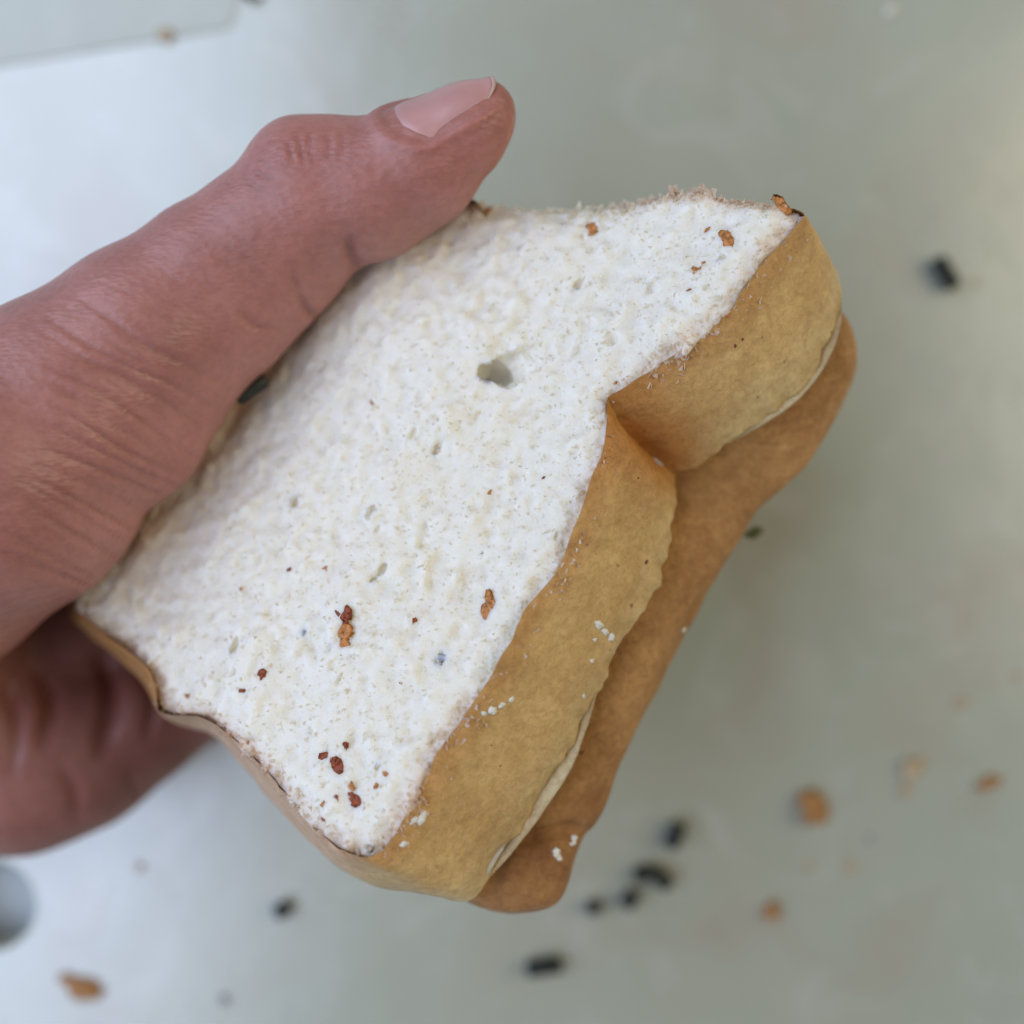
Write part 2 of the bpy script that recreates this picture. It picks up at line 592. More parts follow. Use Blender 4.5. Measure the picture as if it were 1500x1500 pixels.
# the pressed, rounded-off strip beside the thumb and soft rolls of the torn face
dip = 0.0024 * sstep(0.019, 0.0, Vleft - VV)
face = dip + 0.0006 * noise_nd(shp[:2], (44, 40)) + 0.00030 * noise_nd(shp[:2], (18, 14))
fib = noise_nd(shp[:2], (9, 5))
face = face + 0.00010 * np.abs(fib)
face = face + 0.0009 * sstep(-0.0035, -0.0002, side0)          # rim a little lower
ragn = noise_nd(shp[:2], (5, 5))
topside = sstep(uv_of(900, 420, 0)[0], uv_of(950, 320, 0)[0], UU) * sstep(uv_of(1160, 300, 0)[1], uv_of(1080, 300, 0)[1], VV)
n3 = 0.00016 * noise_nd(shp, (4.2, 3.0, 4.2)) + 0.00016 * noise_nd(shp, (2.6, 2.4, 2.6))
n3 += 0.00017 * noise_nd(shp, (11, 7, 11))
for k, h in enumerate(gh):
    s = min(max(h / H1, 0), 1)
    i = max(j for j in range(len(key_s)) if key_s[j] <= s + 1e-9)
    if i == len(key_s) - 1: ds = key_d[-1]
    else:
        f = (s - key_s[i]) / (key_s[i + 1] - key_s[i])
        ds = key_d[i] * (1 - f) + key_d[i + 1] * f
    near = math.exp(-max(h - 0.0003, 0) / 0.00045)
    ds = ds + 0.0006 - near * (0.00055 + ragn * (0.00036 + 0.0008 * topside))
    df = face - h
    D[:, :, k] = np.maximum(np.maximum(ds, df + n3[:, :, k]), h - H1 + 0.0003)


def carve(c, r, add=False, wob=0.5):
    c = np.asarray(c); r = np.asarray(r)
    lo = ((c - r * 1.6 - [umin, vmin, hmin]) / G).astype(int)
    hi = ((c + r * 1.6 - [umin, vmin, hmin]) / G).astype(int) + 2
    lo = np.maximum(lo, 0); hi = np.minimum(hi, shp)
    if (hi <= lo).any(): return
    x = gu[lo[0]:hi[0], None, None]; y = gv[None, lo[1]:hi[1], None]; z = gh[None, None, lo[2]:hi[2]]
    q = np.sqrt(((x - c[0]) / r[0]) ** 2 + ((y - c[1]) / r[1]) ** 2 + ((z - c[2]) / r[2]) ** 2)
    e = (q - 1) * r.min()
    S = D[lo[0]:hi[0], lo[1]:hi[1], lo[2]:hi[2]]
    jit = n3[lo[0]:hi[0], lo[1]:hi[1], lo[2]:hi[2]] * wob
    D[lo[0]:hi[0], lo[1]:hi[1], lo[2]:hi[2]] = np.minimum(S, e + jit) if add else np.maximum(S, -(e + jit))


def face_at(U, V):
    i = int(np.clip((U - umin) / G, 0, shp[0] - 1)); j = int(np.clip((V - vmin) / G, 0, shp[1] - 1))
    return face[i, j]


# scattered pores
for _ in range(110):
    U = random.uniform(umin, umax); V = random.uniform(vmin, vmax)
    r = 0.00028 + 0.00045 * random.random() ** 3
    carve((U, V, face_at(U, V) + random.uniform(-0.3, 1.0) * r), (r * random.uniform(0.9, 2.0), r * random.uniform(0.7, 1.2), r))
# the pits that can be told apart, and the big hole with the trough leading into it
for px, py, r in ((545, 748, 0.8), (553, 775, 0.6), (560, 835, 0.7), (640, 655, 0.7), (845, 410, 0.7), (955, 420, 0.9),
                  (548, 850, 0.5), (740, 645, 0.5), (490, 950, 0.5), (350, 950, 0.6), (500, 1000, 0.6)):
    U, V = uv_of(px, py, 0)
    carve((U, V, face_at(U, V) + 0.0004), (r * 1.7e-3, r * 0.9e-3, r * 0.8e-3))
for px, py, h, a, b, c in ((742, 540, 0.0008, 2.9, 2.5, 2.4), (722, 555, 0.0030, 2.6, 2.5, 3.4), (768, 527, 0.0004, 3.4, 1.7, 1.7),
                           (714, 570, 0.0078, 2.0, 2.0, 3.6), (795, 512, -0.0004, 4.0, 1.8, 1.1), (708, 545, 0.0006, 1.3, 1.0, 1.2), (752, 556, 0.0002, 1.6, 0.9, 1.0)):
    U, V = uv_of(px, py, h)
    carve((U, V, h), (a * 1e-3, b * 1e-3, c * 1e-3), wob=1.0)

Vg, F = surface_nets(D)
UVH = Vg * G + [umin, vmin, hmin]
XYZ = W(UVH[:, 0], UVH[:, 1], UVH[:, 2])
# tint: creamy white, a breath pinker along the far torn edge and where the crumb meets the crust
iu = np.clip(((UVH[:, 0] - umin) / G).astype(int), 0, shp[0] - 1); iv = np.clip(((UVH[:, 1] - vmin) / G).astype(int), 0, shp[1] - 1)
edge = sstep(-0.0030, 0.0004, side0[iu, iv])
big2 = noise_nd(shp[:2], (26, 26))[iu, iv]
pink = np.clip(edge * (0.45 + 0.35 * big2), 0, 1) * 0.8
colr = np.array([0.88, 0.835, 0.715]) * (1 - pink[:, None]) + np.array([0.80, 0.62, 0.47]) * pink[:, None]
crumb = mesh_obj('crumb', XYZ, F, M_CRUMB, top, colors=colr)
tag(crumb, 'white torn crumb face with one deep air hole')
NRM = vert_normals(XYZ, F)
if (NRM @ n)[np.abs(UVH[:, 2]) < 0.002].mean() < 0:
    crumb.data.flip_normals(); NRM = -NRM; F = F[:, ::-1]
crumb_bvh = BVHTree.FromPolygons([Vector(p) for p in XYZ], F.tolist())

# loose torn flakes of crumb standing out of the face: small bent leaves, longer along the ragged rim
facev = np.where((UVH[:, 2] < 0.0035) & (NRM @ n > 0.15))[0]
tsv = topside[iu, iv]
wts = 1 + 3.0 * edge[facev] * (0.55 + tsv[facev])
pick = RNG.choice(facev, 17000, p=wts / wts.sum())
bv, bf, bc = [], [], []
for k in pick:
    p = XYZ[k]; nn = NRM[k]
    d = nn * RNG.uniform(0.0, 0.7) + RNG.standard_normal(3) * 0.6
    d /= np.linalg.norm(d)
    if d @ nn < 0.05: d = d + nn * (0.15 - d @ nn); d /= np.linalg.norm(d)
    L = (0.00025 + 0.0006 * RNG.random() ** 2) * (1 + edge[k] * (0.4 + 1.3 * tsv[k] * RNG.random()))
    w = L * RNG.uniform(0.25, 0.55)
    s = np.cross(d, nn + 0.5 * RNG.standard_normal(3)); s /= np.linalg.norm(s) + 1e-9
    t = np.cross(s, d)
    b0 = p - nn * 0.00010
    i = len(bv)
    bv += [b0 - s * w * 0.7, b0 + s * w * 0.7, b0 + d * L * 0.5 - s * w * RNG.uniform(0.5, 1.1) + t * L * RNG.uniform(-0.1, 0.25),
           b0 + d * L * 0.6 + s * w * RNG.uniform(0.5, 1.1) + t * L * RNG.uniform(-0.1, 0.25), b0 + d * L + s * w * RNG.uniform(-0.5, 0.5)]
    bf += [(i, i + 1, i + 3), (i, i + 3, i + 2), (i + 2, i + 3, i + 4)]
    bc += [np.minimum(colr[k] * 1.02, 0.9)] * 5
fibres = mesh_obj('torn_fibre', np.array(bv), np.array(bf), M_FIBRE, top, smooth=False, colors=np.array(bc))
tag(fibres, kind='stuff')


# ------------------------------------------------------------------ crust lofts
def loft(rings, closed_u=True):
    """rings: (M, N, 3), first point of each ring repeated as last -> quads"""
    M_, N_, _ = rings.shape
    V = rings.reshape(-1, 3)
    j = np.arange(N_ - 1)
    f = []
    for i in range(M_ - 1):
        a = i * N_ + j; b = a + 1; c = b + N_; d = a + N_
        f.append(np.stack([a, b, c, d], 1))
    return V, np.concatenate(f)


def px_of(p):
    q = p - CAMP
    return 750 + 1500 * q[..., 0] / -q[..., 2], 750 - 1500 * q[..., 1] / -q[..., 2]


MS = 56
rag = 0.00022 * noise1(1100, 5) + 0.0003 * noise1(1100, 22)
rag2 = 0.00022 * noise1(1100, 3) + 0.00035 * noise1(1100, 9) + 0.0006 * noise1(1100, 40)
rag3 = 0.00016 * noise1(1100, 3) + 0.00030 * noise1(1100, 8) + 0.00035 * noise1(1100, 30)
wlow = 0.25 + 0.75 * sstep(500, 620, loop1_px[:, 0])
rag3 *= wlow; rag2 *= wlow
nz = noise_nd((MS, 1100), (14, 40)) * 0.00013 + noise_nd((MS, 1100), (5, 9)) * 0.00005 + noise_nd((MS, 1100), (18, 14)) * 0.00004 + noise_nd((MS, 1100), (5, 120)) * 0.00007
nz[:, -60:] = nz[:, -60:] * np.linspace(1, 0, 60) + nz[:, :1] * np.linspace(0, 1, 60)
rings, tint = [], []
su = np.linspace(0, 1, MS)
topw = sstep(690, 720, loop1_px[:, 0]) * sstep(1165, 1120, loop1_px[:, 0]) * sstep(345, 325, loop1_px[:, 1])
for i, s in enumerate(su):
    r = ring1(s)
    off = nz[i] * min(1, s * 6 + 0.15)
    h = s * H1 + (0.0004 + rag) * (1 - s) ** 5 + rag2 * s ** 8 + 0.0024 * sstep(0.019, 0.0, Vleft - r[:, 1]) * (1 - s)
    r = r + OUT1 * (off + rag3 * s ** 10 - 0.0022 * topw + 0.0010 * sstep(0.019, 0.0, Vleft - r[:, 1]) * (1 - s))[:, None]
    h = h + topw * 0.002 * (1 - s)
    rings.append(W(r[:, 0], r[:, 1], h))
# torn lip folding in under the back rim
for q, inn in ((1, 0.0008), (2, 0.0030)):
    r = ring1(1.0) - OUT1 * inn
    rings.append(W(r[:, 0], r[:, 1], np.full(1100, H1 + 0.0002 * q) + rag2))
rings = np.array(rings)
cv, cf = loft(rings)
X, Y = px_of(cv)
sv = np.repeat(np.concatenate([su, [1, 1]]), 1100)
base = np.array([0.72, 0.515, 0.235])
pale = np.array([0.70, 0.56, 0.30])
orange = np.array([0.58, 0.29, 0.085])
bnz = np.tile(noise1(1100, 60), MS + 2)
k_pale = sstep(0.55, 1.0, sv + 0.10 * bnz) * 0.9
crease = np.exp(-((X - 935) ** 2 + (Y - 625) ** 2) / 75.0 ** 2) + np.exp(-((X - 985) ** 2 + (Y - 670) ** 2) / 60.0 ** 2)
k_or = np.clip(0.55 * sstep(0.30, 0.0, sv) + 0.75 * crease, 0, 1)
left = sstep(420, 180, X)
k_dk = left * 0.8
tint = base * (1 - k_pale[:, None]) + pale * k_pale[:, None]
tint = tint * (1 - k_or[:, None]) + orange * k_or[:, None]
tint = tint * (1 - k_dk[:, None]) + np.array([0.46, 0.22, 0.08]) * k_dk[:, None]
bot = sstep(560, 480, X) * sstep(1000, 1080, Y)               # pinkish pale underside crust
tint = tint * (1 - 0.8 * bot[:, None]) + np.array([0.62, 0.42, 0.30]) * 0.8 * bot[:, None]
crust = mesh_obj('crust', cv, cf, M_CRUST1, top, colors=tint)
tag(crust, 'golden yellow crust side with a deep fold')

# ------------------------------------------------------------------ lower slice
low = empty('bread_slice', O0 - n * 0.036)
tag(low, 'lower bread slice with orange-brown crust, under the torn white one', 'bread slice', 'bread slices in the hand')
HA, HS, HB = 0.0204, 0.0306, 0.0350
SIL = [  # (outer edge of the slanting crust side, its upper rim tucked under the top slice), photo px
    ((1236, 478), (1213, 440)), ((1250, 512), (1212, 480)), ((1248, 548), (1195, 515)), ((1222, 600), (1150, 570)), ((1172, 678), (1085, 622)),
    ((1112, 742), (985, 640)), ((1080, 790), (940, 690)), ((1052, 835), (965, 770)), ((1014, 912), (942, 860)), ((990, 955), (918, 910)),
    ((962, 1010), (893, 960)), ((928, 1080), (858, 1025)), ((902, 1132), (828, 1080)), ((872, 1200), (798, 1130)), ((848, 1240), (763, 1180)),
    ((834, 1290), (722, 1230)), ((812, 1328), (695, 1270)), ((755, 1338), (668, 1290)), ((700, 1324), (635, 1280)), ((620, 1275), (590, 1245)),
    ((520, 1200), (510, 1170)), ((420, 1110), (420, 1085)), ((320, 1020), (330, 1000)), ((250, 950), (265, 935)), ((210, 890), (225, 880)),
    ((250, 800), (265, 800)), ((340, 660), (350, 660)), ((430, 540), (440, 545)), ((520, 440), (530, 450)), ((620, 370), (625, 385)),
    ((740, 350), (740, 365)), ((860, 350), (860, 365)), ((980, 350), (975, 368)), ((1090, 370), (1080, 388)), ((1180, 410), (1165, 420))]
mid = np.array([[*uv_of(*q, HS), *uv_of(*t, HA)] for q, t in SIL])
mid = catmull(mid, 16, closed=True)
mid = np.concatenate([mid, mid[:1]])
NL = 900
lp4 = resample(mid, NL)
lp2, lpT = lp4[:, :2], lp4[:, 2:]
OUT2 = outward(lp2)
OUT2[0] = OUT2[-1] = (OUT2[1] + OUT2[-2]) / 2
lx, ly = px_of(W(lp2[:, 0], lp2[:, 1], 0.026))
MB = 52
nz = noise_nd((MB, NL), (10, 20)) * 0.00026 + noise_nd((MB, NL), (4, 6)) * 0.00010 + noise_nd((MB, NL), (24, 50)) * 0.00035
nz[:, -60:] = nz[:, -60:] * np.linspace(1, 0, 60) + nz[:, :1] * np.linspace(0, 1, 60)
rings = []
for inn in (0.016, 0.008):
    r = lpT - OUT2 * inn
    rings.append(W(r[:, 0], r[:, 1], HA))
for i, a in enumerate(np.linspace(0, 1, MB)):
    if a < 0.72:                                       # slanting, slightly rounded side
        f = a / 0.72
        e = f + 0.24 * math.sin(math.pi * f) ** 0.9
        r = lpT * (1 - e) + lp2 * e
        r = r - OUT2 * 0.0010 * (1 - f) ** 3
        h = HA + (HS - HA) * f + 0.0004 * (1 - f) ** 4
    else:                                              # rolled lower edge
        th = (a - 0.72) / 0.28 * math.pi / 2
        r = lp2 - OUT2 * 0.0050 * (1 - math.cos(th))
        h = HS + (HB - HS) * math.sin(th)
    r = r + OUT2 * nz[i][:, None]
    rings.append(W(r[:, 0], r[:, 1], h))
rings = np.array(rings)
cv, cf = loft(rings)
X, Y = px_of(cv)
nrm = vert_normals(cv, cf)
# the pinched crease near the bottom end
dcr = np.abs((Y - 1222) - 6 * np.sin((X - 735) / 25.0)) / 11.0
grv = np.exp(-dcr ** 2) * sstep(715, 745, X) * sstep(870, 830, X)
fold2 = np.exp(-(((X - 1) - (745 - (Y - 1230) * 0.35)) / 10.0) ** 2) * sstep(1215, 1235, Y) * sstep(1330, 1290, Y)
cv = cv - nrm * ((grv * 0.0024 + fold2 * 0.0012)[:, None] * np.sign((nrm @ (u * 0 - v))[:, None]))
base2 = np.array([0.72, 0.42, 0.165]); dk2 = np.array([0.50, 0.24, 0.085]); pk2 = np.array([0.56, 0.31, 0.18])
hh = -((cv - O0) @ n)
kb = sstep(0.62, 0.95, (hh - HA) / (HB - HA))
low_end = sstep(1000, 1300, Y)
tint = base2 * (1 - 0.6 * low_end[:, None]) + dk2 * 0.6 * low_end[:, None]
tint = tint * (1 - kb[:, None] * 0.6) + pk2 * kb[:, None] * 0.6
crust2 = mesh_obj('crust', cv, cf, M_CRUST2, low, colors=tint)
# crumb filling of the lower slice
r = lpT - OUT2 * 0.0020
vA = W(r[:, 0], r[:, 1], HA + 0.0006)[:-1:3]
vB = W(r[:, 0], r[:, 1], HB - 0.0002)[:-1:3]
kk = len(vA)
ff = [tuple(range(kk)), tuple(range(2 * kk - 1, kk - 1, -1))] + [(i, i + kk, (i + 1) % kk + kk, (i + 1) % kk) for i in range(kk)]
mesh_obj('crumb', np.concatenate([vA, vB]), ff, M_CRUMB, low, smooth=False, colors=np.tile([0.82, 0.78, 0.68], (2 * kk, 1)))

# ragged pale skin of crumb torn out between the two slices
allc = np.concatenate([rings.reshape(-1, 3)])


def torn_sheet(pts, width, seed, name='torn_crumb_edge', parent=None):
    """thin wavy strip along photo points (px, py, h): a flap of pale crumb with a ragged free edge"""
    rs = np.random.default_rng(seed)
    c = np.array([[*uv_of(a, b, h), h] for a, b, h in pts])
    c = resample(catmull(c, 12), 90, [0, 1, 2])
    t = np.gradient(c[:, :2], axis=0); t /= np.linalg.norm(t, axis=1, keepdims=True)
    o = np.stack([t[:, 1], -t[:, 0]], 1)
    rg = np.convolve(rs.standard_normal(120), np.ones(6) / 6, 'same')[:90] * 0.5 + rs.standard_normal(90) * 0.12
    taper = np.sin(np.linspace(0.02, math.pi - 0.02, 90))
    rows = []
    wv2 = np.convolve(rs.standard_normal(130), np.ones(9) / 9, 'same')[:90] * 0.0004
    for k, f in enumerate(np.linspace(-1.0, 1.0, 9)):
        wv = (width * (1 + 0.5 * rg) * taper) * max(f, 0) + f * 0.0020 * (f < 0) * taper
        q = c[:, :2] + o * wv[:, None]
        rows.append(W(q[:, 0], q[:, 1], c[:, 2] + 0.0006 * max(f, 0) ** 2 + wv2 * f))
    up = np.array(rows)
    dn = up - n * 0.00035
    V1, F1 = loft(up); V2, F2 = loft(dn)
    ring_idx = []
    Mr, Nr = up.shape[:2]
    lpi = [i for i in range(Nr)] + [r_ * Nr + Nr - 1 for r_ in range(1, Mr)] + [(Mr - 1) * Nr + i for i in range(Nr - 2, -1, -1)] + [r_ * Nr for r_ in range(Mr - 2, 0, -1)]
    lpi = np.array(lpi); nx = np.roll(lpi, -1); k0 = Mr * Nr
    Fs = np.stack([lpi, nx, nx + k0, lpi + k0], 1)
    ob = mesh_obj(name, np.concatenate([V1, V2]), np.concatenate([F1, F2[:, ::-1] + k0, Fs]), M_CRUST1, parent,
                  colors=np.tile([0.70, 0.59, 0.38], (2 * k0, 1)))
    return ob


torn_sheet([(1214, 400, 0.0172), (1224, 445, 0.0178), (1205, 505, 0.0182), (1160, 568, 0.0183), (1090, 625, 0.0183), (1030, 662, 0.0183)], 0.0013, 1, parent=top)
torn_sheet([(878, 1000, 0.0183), (850, 1060, 0.0183), (820, 1118, 0.0183), (784, 1172, 0.0183), (742, 1240, 0.0183), (702, 1300, 0.0182)], 0.0010, 2, parent=top)


# ------------------------------------------------------------------ small chunks
def chunk_mesh(name, size, flat, blobs, seed, mat, elong=1.0):
    rs = np.random.default_rng(seed)
    bm = bmesh.new()
    for k in range(blobs):
        c = np.clip(rs.standard_normal(3), -1.4, 1.4) * [0.45 * elong, 0.5, 0.08] * (k > 0)
        sz = rs.uniform(0.55, 1.0) if k else 1.0
        res = bmesh.ops.create_icosphere(bm, subdivisions=2, radius=1.0)
        fr = rs.standard_normal((4, 3)) * 2.0; ph = rs.uniform(0, 6, 4)
        for w in res['verts']:
            p = np.array(w.co)
            j = 1 + 0.20 * sum(math.sin(f @ p + a) for f, a in zip(fr, ph)) + rs.uniform(-0.16, 0.16)
            p = p * j * sz / (1.0 if blobs == 1 else 1.35) * [elong, 1, flat] + c
            w.co = p * size
    me = bpy.data.meshes.new(name)
    bm.to_mesh(me); bm.free()
    me.materials.append(mat)
    me.polygons.foreach_set('use_smooth', np.ones(len(me.polygons), dtype=bool))
    return me


def put(me, name, loc, normal, rot, parent=None):
    o = bpy.data.objects.new(name, me)
    COL.objects.link(o)
    q = Vector(normal).to_track_quat('Z', 'Y')
    o.matrix_world = Matrix.Translation(Vector(loc)) @ q.to_matrix().to_4x4() @ Matrix.Rotation(rot, 4, 'Z')
    if parent:
        mw = o.matrix_world.copy()
        o.parent = parent
        o.matrix_parent_inverse = Matrix.Translation(-Vector(parent.location))
    return o


def on_crumb(px, py):
    d = Vector(((px - 750) / 1500, (750 - py) / 1500, -1)).normalized()
    hit = crumb_bvh.ray_cast(Vector(CAMP), d)
    return np.array(hit[0]) if hit[0] else W(*uv_of(px, py, 0), 0)


FLK = [(503, 898, 13, 1, 4, 1.5), (502, 912, 12, 1, 3, 1.3), (502, 932, 20, 0, 5, 1.1), (488, 1112, 16, 1, 4, 1.2), (505, 1094, 6, 1, 2, 1.6), (515, 1168, 13, 1, 4, 1.9),
       (513, 1150, 6, 0, 2, 1.8), (720, 888, 13, 0, 3, 1.6), (865, 333, 12, 0, 3, 1.1), (1066, 352, 11, 0, 3, 1.7), (1037, 338, 7, 0, 2, 1.2),
       (1020, 396, 7, 0, 2, 1.4), (1031, 386, 5, 0, 2, 1.0), (1008, 426, 4, 1, 1, 1.0), (1144, 301, 12, 0, 3, 1.6), (605, 908, 5, 1, 2, 1.1),
       (380, 990, 9, 1, 2, 1.2), (356, 1010, 7, 1, 2, 1.1), (422, 837, 5, 1, 1, 1.2), (565, 1131, 6, 0, 1, 1.1), (553, 1153, 6, 0, 1, 1.2),
       (473, 1177, 7, 0, 2, 1.1), (491, 1169, 5, 1, 1, 1.1), (545, 590, 5, 0, 1, 1.6), (715, 721, 6, 0, 2, 1.3), (797, 700, 4, 1, 1, 1.2), (301, 990, 6, 0, 2, 1.2),
       (277, 1020, 5, 0, 2, 1.2), (475, 833, 5, 0, 2, 1.2), (352, 863, 4, 0, 1, 1.2), (587, 1000, 3, 1, 1, 1.1), (710, 310, 8, 0, 2, 1.2), (340, 1076, 5, 0, 1, 1.2),
       (362, 1085, 4, 0, 1, 1.3), (475, 1200, 4, 1, 1, 1.2), (900, 560, 5, 0, 2, 1.3), (1062, 460, 6, 0, 2, 1.3)]
for i, (px, py, r, dark, nb, el) in enumerate(FLK):
    p = on_crumb(px, py)
    me = chunk_mesh('crust_fleck', r * 0.85 * 0.148 / 1500, 0.11, nb + 3, 100 + i, M_FLECK if dark else M_FLECK2, el)
    put(me, 'crust_fleck', p - n * min(0.00006, r * 4e-6), n, random.uniform(0.6, 1.7) if el > 1.3 else random.uniform(0, 6), top)

dg = bpy.context.evaluated_depsgraph_get()
bread_bvh = [BVHTree.FromObject(crust, dg), BVHTree.FromObject(crust2, dg)]


def on_crust(px, py):
    d = Vector(((px - 750) / 1500, (750 - py) / 1500, -1)).normalized()
    best = None
    for k, b in enumerate(bread_bvh):
        h = b.ray_cast(Vector(CAMP), d)
        if h[0] and (best is None or h[3] < best[0]): best = (h[3], h[0], h[1], k)
    return best


WH = [(875, 915, 8), (888, 926, 9), (896, 934, 8), (872, 938, 5), (617, 1199, 9), (606, 1203, 6), (722, 1040, 9), (735, 1033, 6), (710, 1045, 6), (750, 1024, 5),
      (593, 1236, 6), (868, 968, 4), (855, 1020, 4), (840, 1235, 6), (816, 1252, 7), (842, 1228, 7), (898, 1150, 7), (1003, 922, 7), (836, 1092, 5), (878, 1121, 5), (993, 756, 4),
      (640, 1280, 5), (596, 1297, 5), (670, 1175, 4), (1080, 600, 5), (980, 730, 4), (1012, 560, 3), (935, 870, 4), (810, 942, 4)]
for i, (px, py, r) in enumerate(WH[:18]):
    h = on_crust(px, py)
    if not h: continue
    me = chunk_mesh('crumb_flake', r * 0.80 * 0.155 / 1500, 0.5, 3 if r > 5 else 2, 300 + i, M_WHITE, random.uniform(1.0, 1.7))
    nn = h[2] if h[2].z > 0 else -h[2]
    put(me, 'crumb_flake', h[1], nn, random.uniform(0, 6), (top, low)[h[3]])
for i, (px, py, r) in enumerate([(947, 823, 6), (1077, 507, 5), (1088, 497, 4), (720, 1092, 2), (1105, 772, 6), (935, 700, 3), (1085, 790, 7)]):
    h = on_crust(px, py)
    if not h: continue
    nn = h[2] if h[2].z > 0 else -h[2]
    put(chunk_mesh('crust_fleck', r * 0.6 * 0.155 / 1500, 0.4, 2, 400 + i, M_FLECK, 1.3), 'crust_fleck', h[1], nn, random.uniform(0, 6), (top, low)[h[3]])

# ------------------------------------------------------------------ hand (left hand, palm up, thumb over the slices)
GH = 0.0009


def chain(pts):
    return [(P(a, b, d), r * 1e-3) for a, b, d, r in pts]


thumb = chain([(706, 168, 0.1560, 5.3), (680, 190, 0.1570, 7.0), (620, 235, 0.1590, 8.8), (530, 283, 0.1612, 10.2), (452, 300, 0.1622, 11.1),
               (385, 350, 0.1632, 10.9), (310, 405, 0.1640, 11.7), (215, 495, 0.1645, 14.8), (100, 605, 0.1645, 18.7), (-10, 690, 0.1640, 23.8),
               (-170, 770, 0.166, 28.0), (-450, 850, 0.172, 28.0)])
thumb_extra = [chain([(440, 235, 0.1600, 5.8), (475, 232, 0.1600, 5.4)]),          # knuckle of the thumb
               chain([(285, 560, 0.167, 6.2), (215, 640, 0.167, 8.8)]),            # pad pressed on the bread
               chain([(605, 258, 0.1612, 6.8), (560, 290, 0.1630, 6.6)]),          # finger-print side of the tip
               chain([(430, 392, 0.166, 7.6), (350, 470, 0.166, 8.4)])]
palm = [chain([(-450, 900, 0.178, 30), (-200, 960, 0.192, 26), (-90, 1075, 0.204, 20), (40, 1100, 0.207, 18.5)]),
        chain([(40, 1100, 0.207, 18.5), (130, 1085, 0.209, 16.5), (190, 1060, 0.210, 13.5)]),
        chain([(-200, 900, 0.198, 20), (0, 930, 0.209, 15), (110, 930, 0.212, 12)]),
        chain([(-180, 800, 0.200, 20), (20, 800, 0.211, 14), (130, 780, 0.213, 11)]),
        chain([(-160, 680, 0.195, 20), (30, 680, 0.206, 14), (150, 640, 0.211, 11)])]
fingers = [chain([(185, 1060, 0.210, 11.5), (290, 1015, 0.2125, 10.2), (390, 950, 0.2150, 8.6), (480, 890, 0.2155, 7.6), (545, 850, 0.2150, 6.8)]),
           chain([(130, 930, 0.212, 11.0), (300, 880, 0.2150, 9.4), (430, 820, 0.2165, 8.8), (560, 765, 0.2160, 8.0), (630, 735, 0.2150, 7.0)]),
           chain([(140, 790, 0.213, 11.0), (310, 740, 0.2150, 9.6), (460, 690, 0.2160, 9.0), (600, 640, 0.2150, 8.2), (680, 615, 0.2140, 7.2)]),
           chain([(150, 650, 0.211, 11.0), (300, 600, 0.2130, 9.6), (450, 555, 0.2140, 8.8), (580, 520, 0.2125, 8.0), (650, 500, 0.2110, 7.0)])]

alls = [q for c in [thumb] + thumb_extra + palm + fingers for q in c]
lo = np.min([p - r for p, r in alls], 0) - 0.003
hi = np.max([p + r for p, r in alls], 0) + 0.003
lo[0] = max(lo[0], -0.125)
hx = [np.arange(lo[k], hi[k], GH, dtype=np.float32) for k in range(3)]
hs = tuple(len(a) for a in hx)
GX, GY, GZ = hx[0][:, None, None], hx[1][None, :, None], hx[2][None, None, :]


def cap_sdf(ch):
    out = None
    for (a, ra), (b, rb) in zip(ch[:-1], ch[1:]):
        ab = (b - a).astype(np.float32); L = float(ab @ ab)
        t = ((GX - np.float32(a[0])) * ab[0] + (GY - np.float32(a[1])) * ab[1] + (GZ - np.float32(a[2])) * ab[2]) / np.float32(L)
        t = np.clip(t, 0, 1)
        d = np.sqrt((GX - np.float32(a[0]) - t * ab[0]) ** 2 + (GY - np.float32(a[1]) - t * ab[1]) ** 2 + (GZ - np.float32(a[2]) - t * ab[2]) ** 2)
        d -= np.float32(ra) + t * np.float32(rb - ra)
        out = d if out is None else smin(out, d, 0.0015)
    return out


def smin(a, b, k):
    h = np.maximum(k - np.abs(a - b), 0) / np.float32(k)
    return np.minimum(a, b) - h * h * np.float32(k * 0.25)


S_th = cap_sdf(thumb)
for c in thumb_extra: S_th = smin(S_th, cap_sdf(c), 0.006)
S_pa = cap_sdf(palm[0])
for c in palm[1:]: S_pa = smin(S_pa, cap_sdf(c), 0.008)
S_fi = cap_sdf(fingers[0])
for c in fingers[1:]: S_fi = smin(S_fi, cap_sdf(c), 0.0008)
S = smin(smin(S_pa, S_fi, 0.005), S_th, 0.006)
# forearm side is cut off beyond the frame
S = np.maximum(S, np.float32(lo[0] + 0.003) - GX)
hv, hf = surface_nets(S)
hv = hv * GH + lo
del S_th, S_pa, S_fi, S
tmp = mesh_obj('hand_tmp', hv, hf)
md = tmp.modifiers.new('s', 'SMOOTH'); md.iterations = 4; md.factor = 0.5
md = tmp.modifiers.new('d', 'SUBSURF'); md.levels = 1; md.render_levels = 1
bpy.context.view_layer.update()
ev = tmp.evaluated_get(bpy.context.evaluated_depsgraph_get())
em = ev.to_mesh()
hv = np.empty(len(em.vertices) * 3); em.vertices.foreach_get('co', hv); hv = hv.reshape(-1, 3)
hf = np.empty(len(em.polygons) * 4, dtype=np.int32); em.loops.foreach_get('vertex_index', hf); hf = hf.reshape(-1, 4)
ev.to_mesh_clear()
bpy.data.objects.remove(tmp)
# the forearm runs on out of the picture to the left
capv = hv[:, 0] < lo[0] + 0.0048
hv[capv] += np.array([-0.24, -0.045, 0.015])
hn = vert_normals(hv, hf)
cc = hv.mean(0)
if np.einsum('ij,ij->i', hn, hv - cc).mean() < 0: hn = -hn; hf = hf[:, ::-1].copy()
hbvh = BVHTree.FromPolygons([Vector(p) for p in hv], hf.tolist())


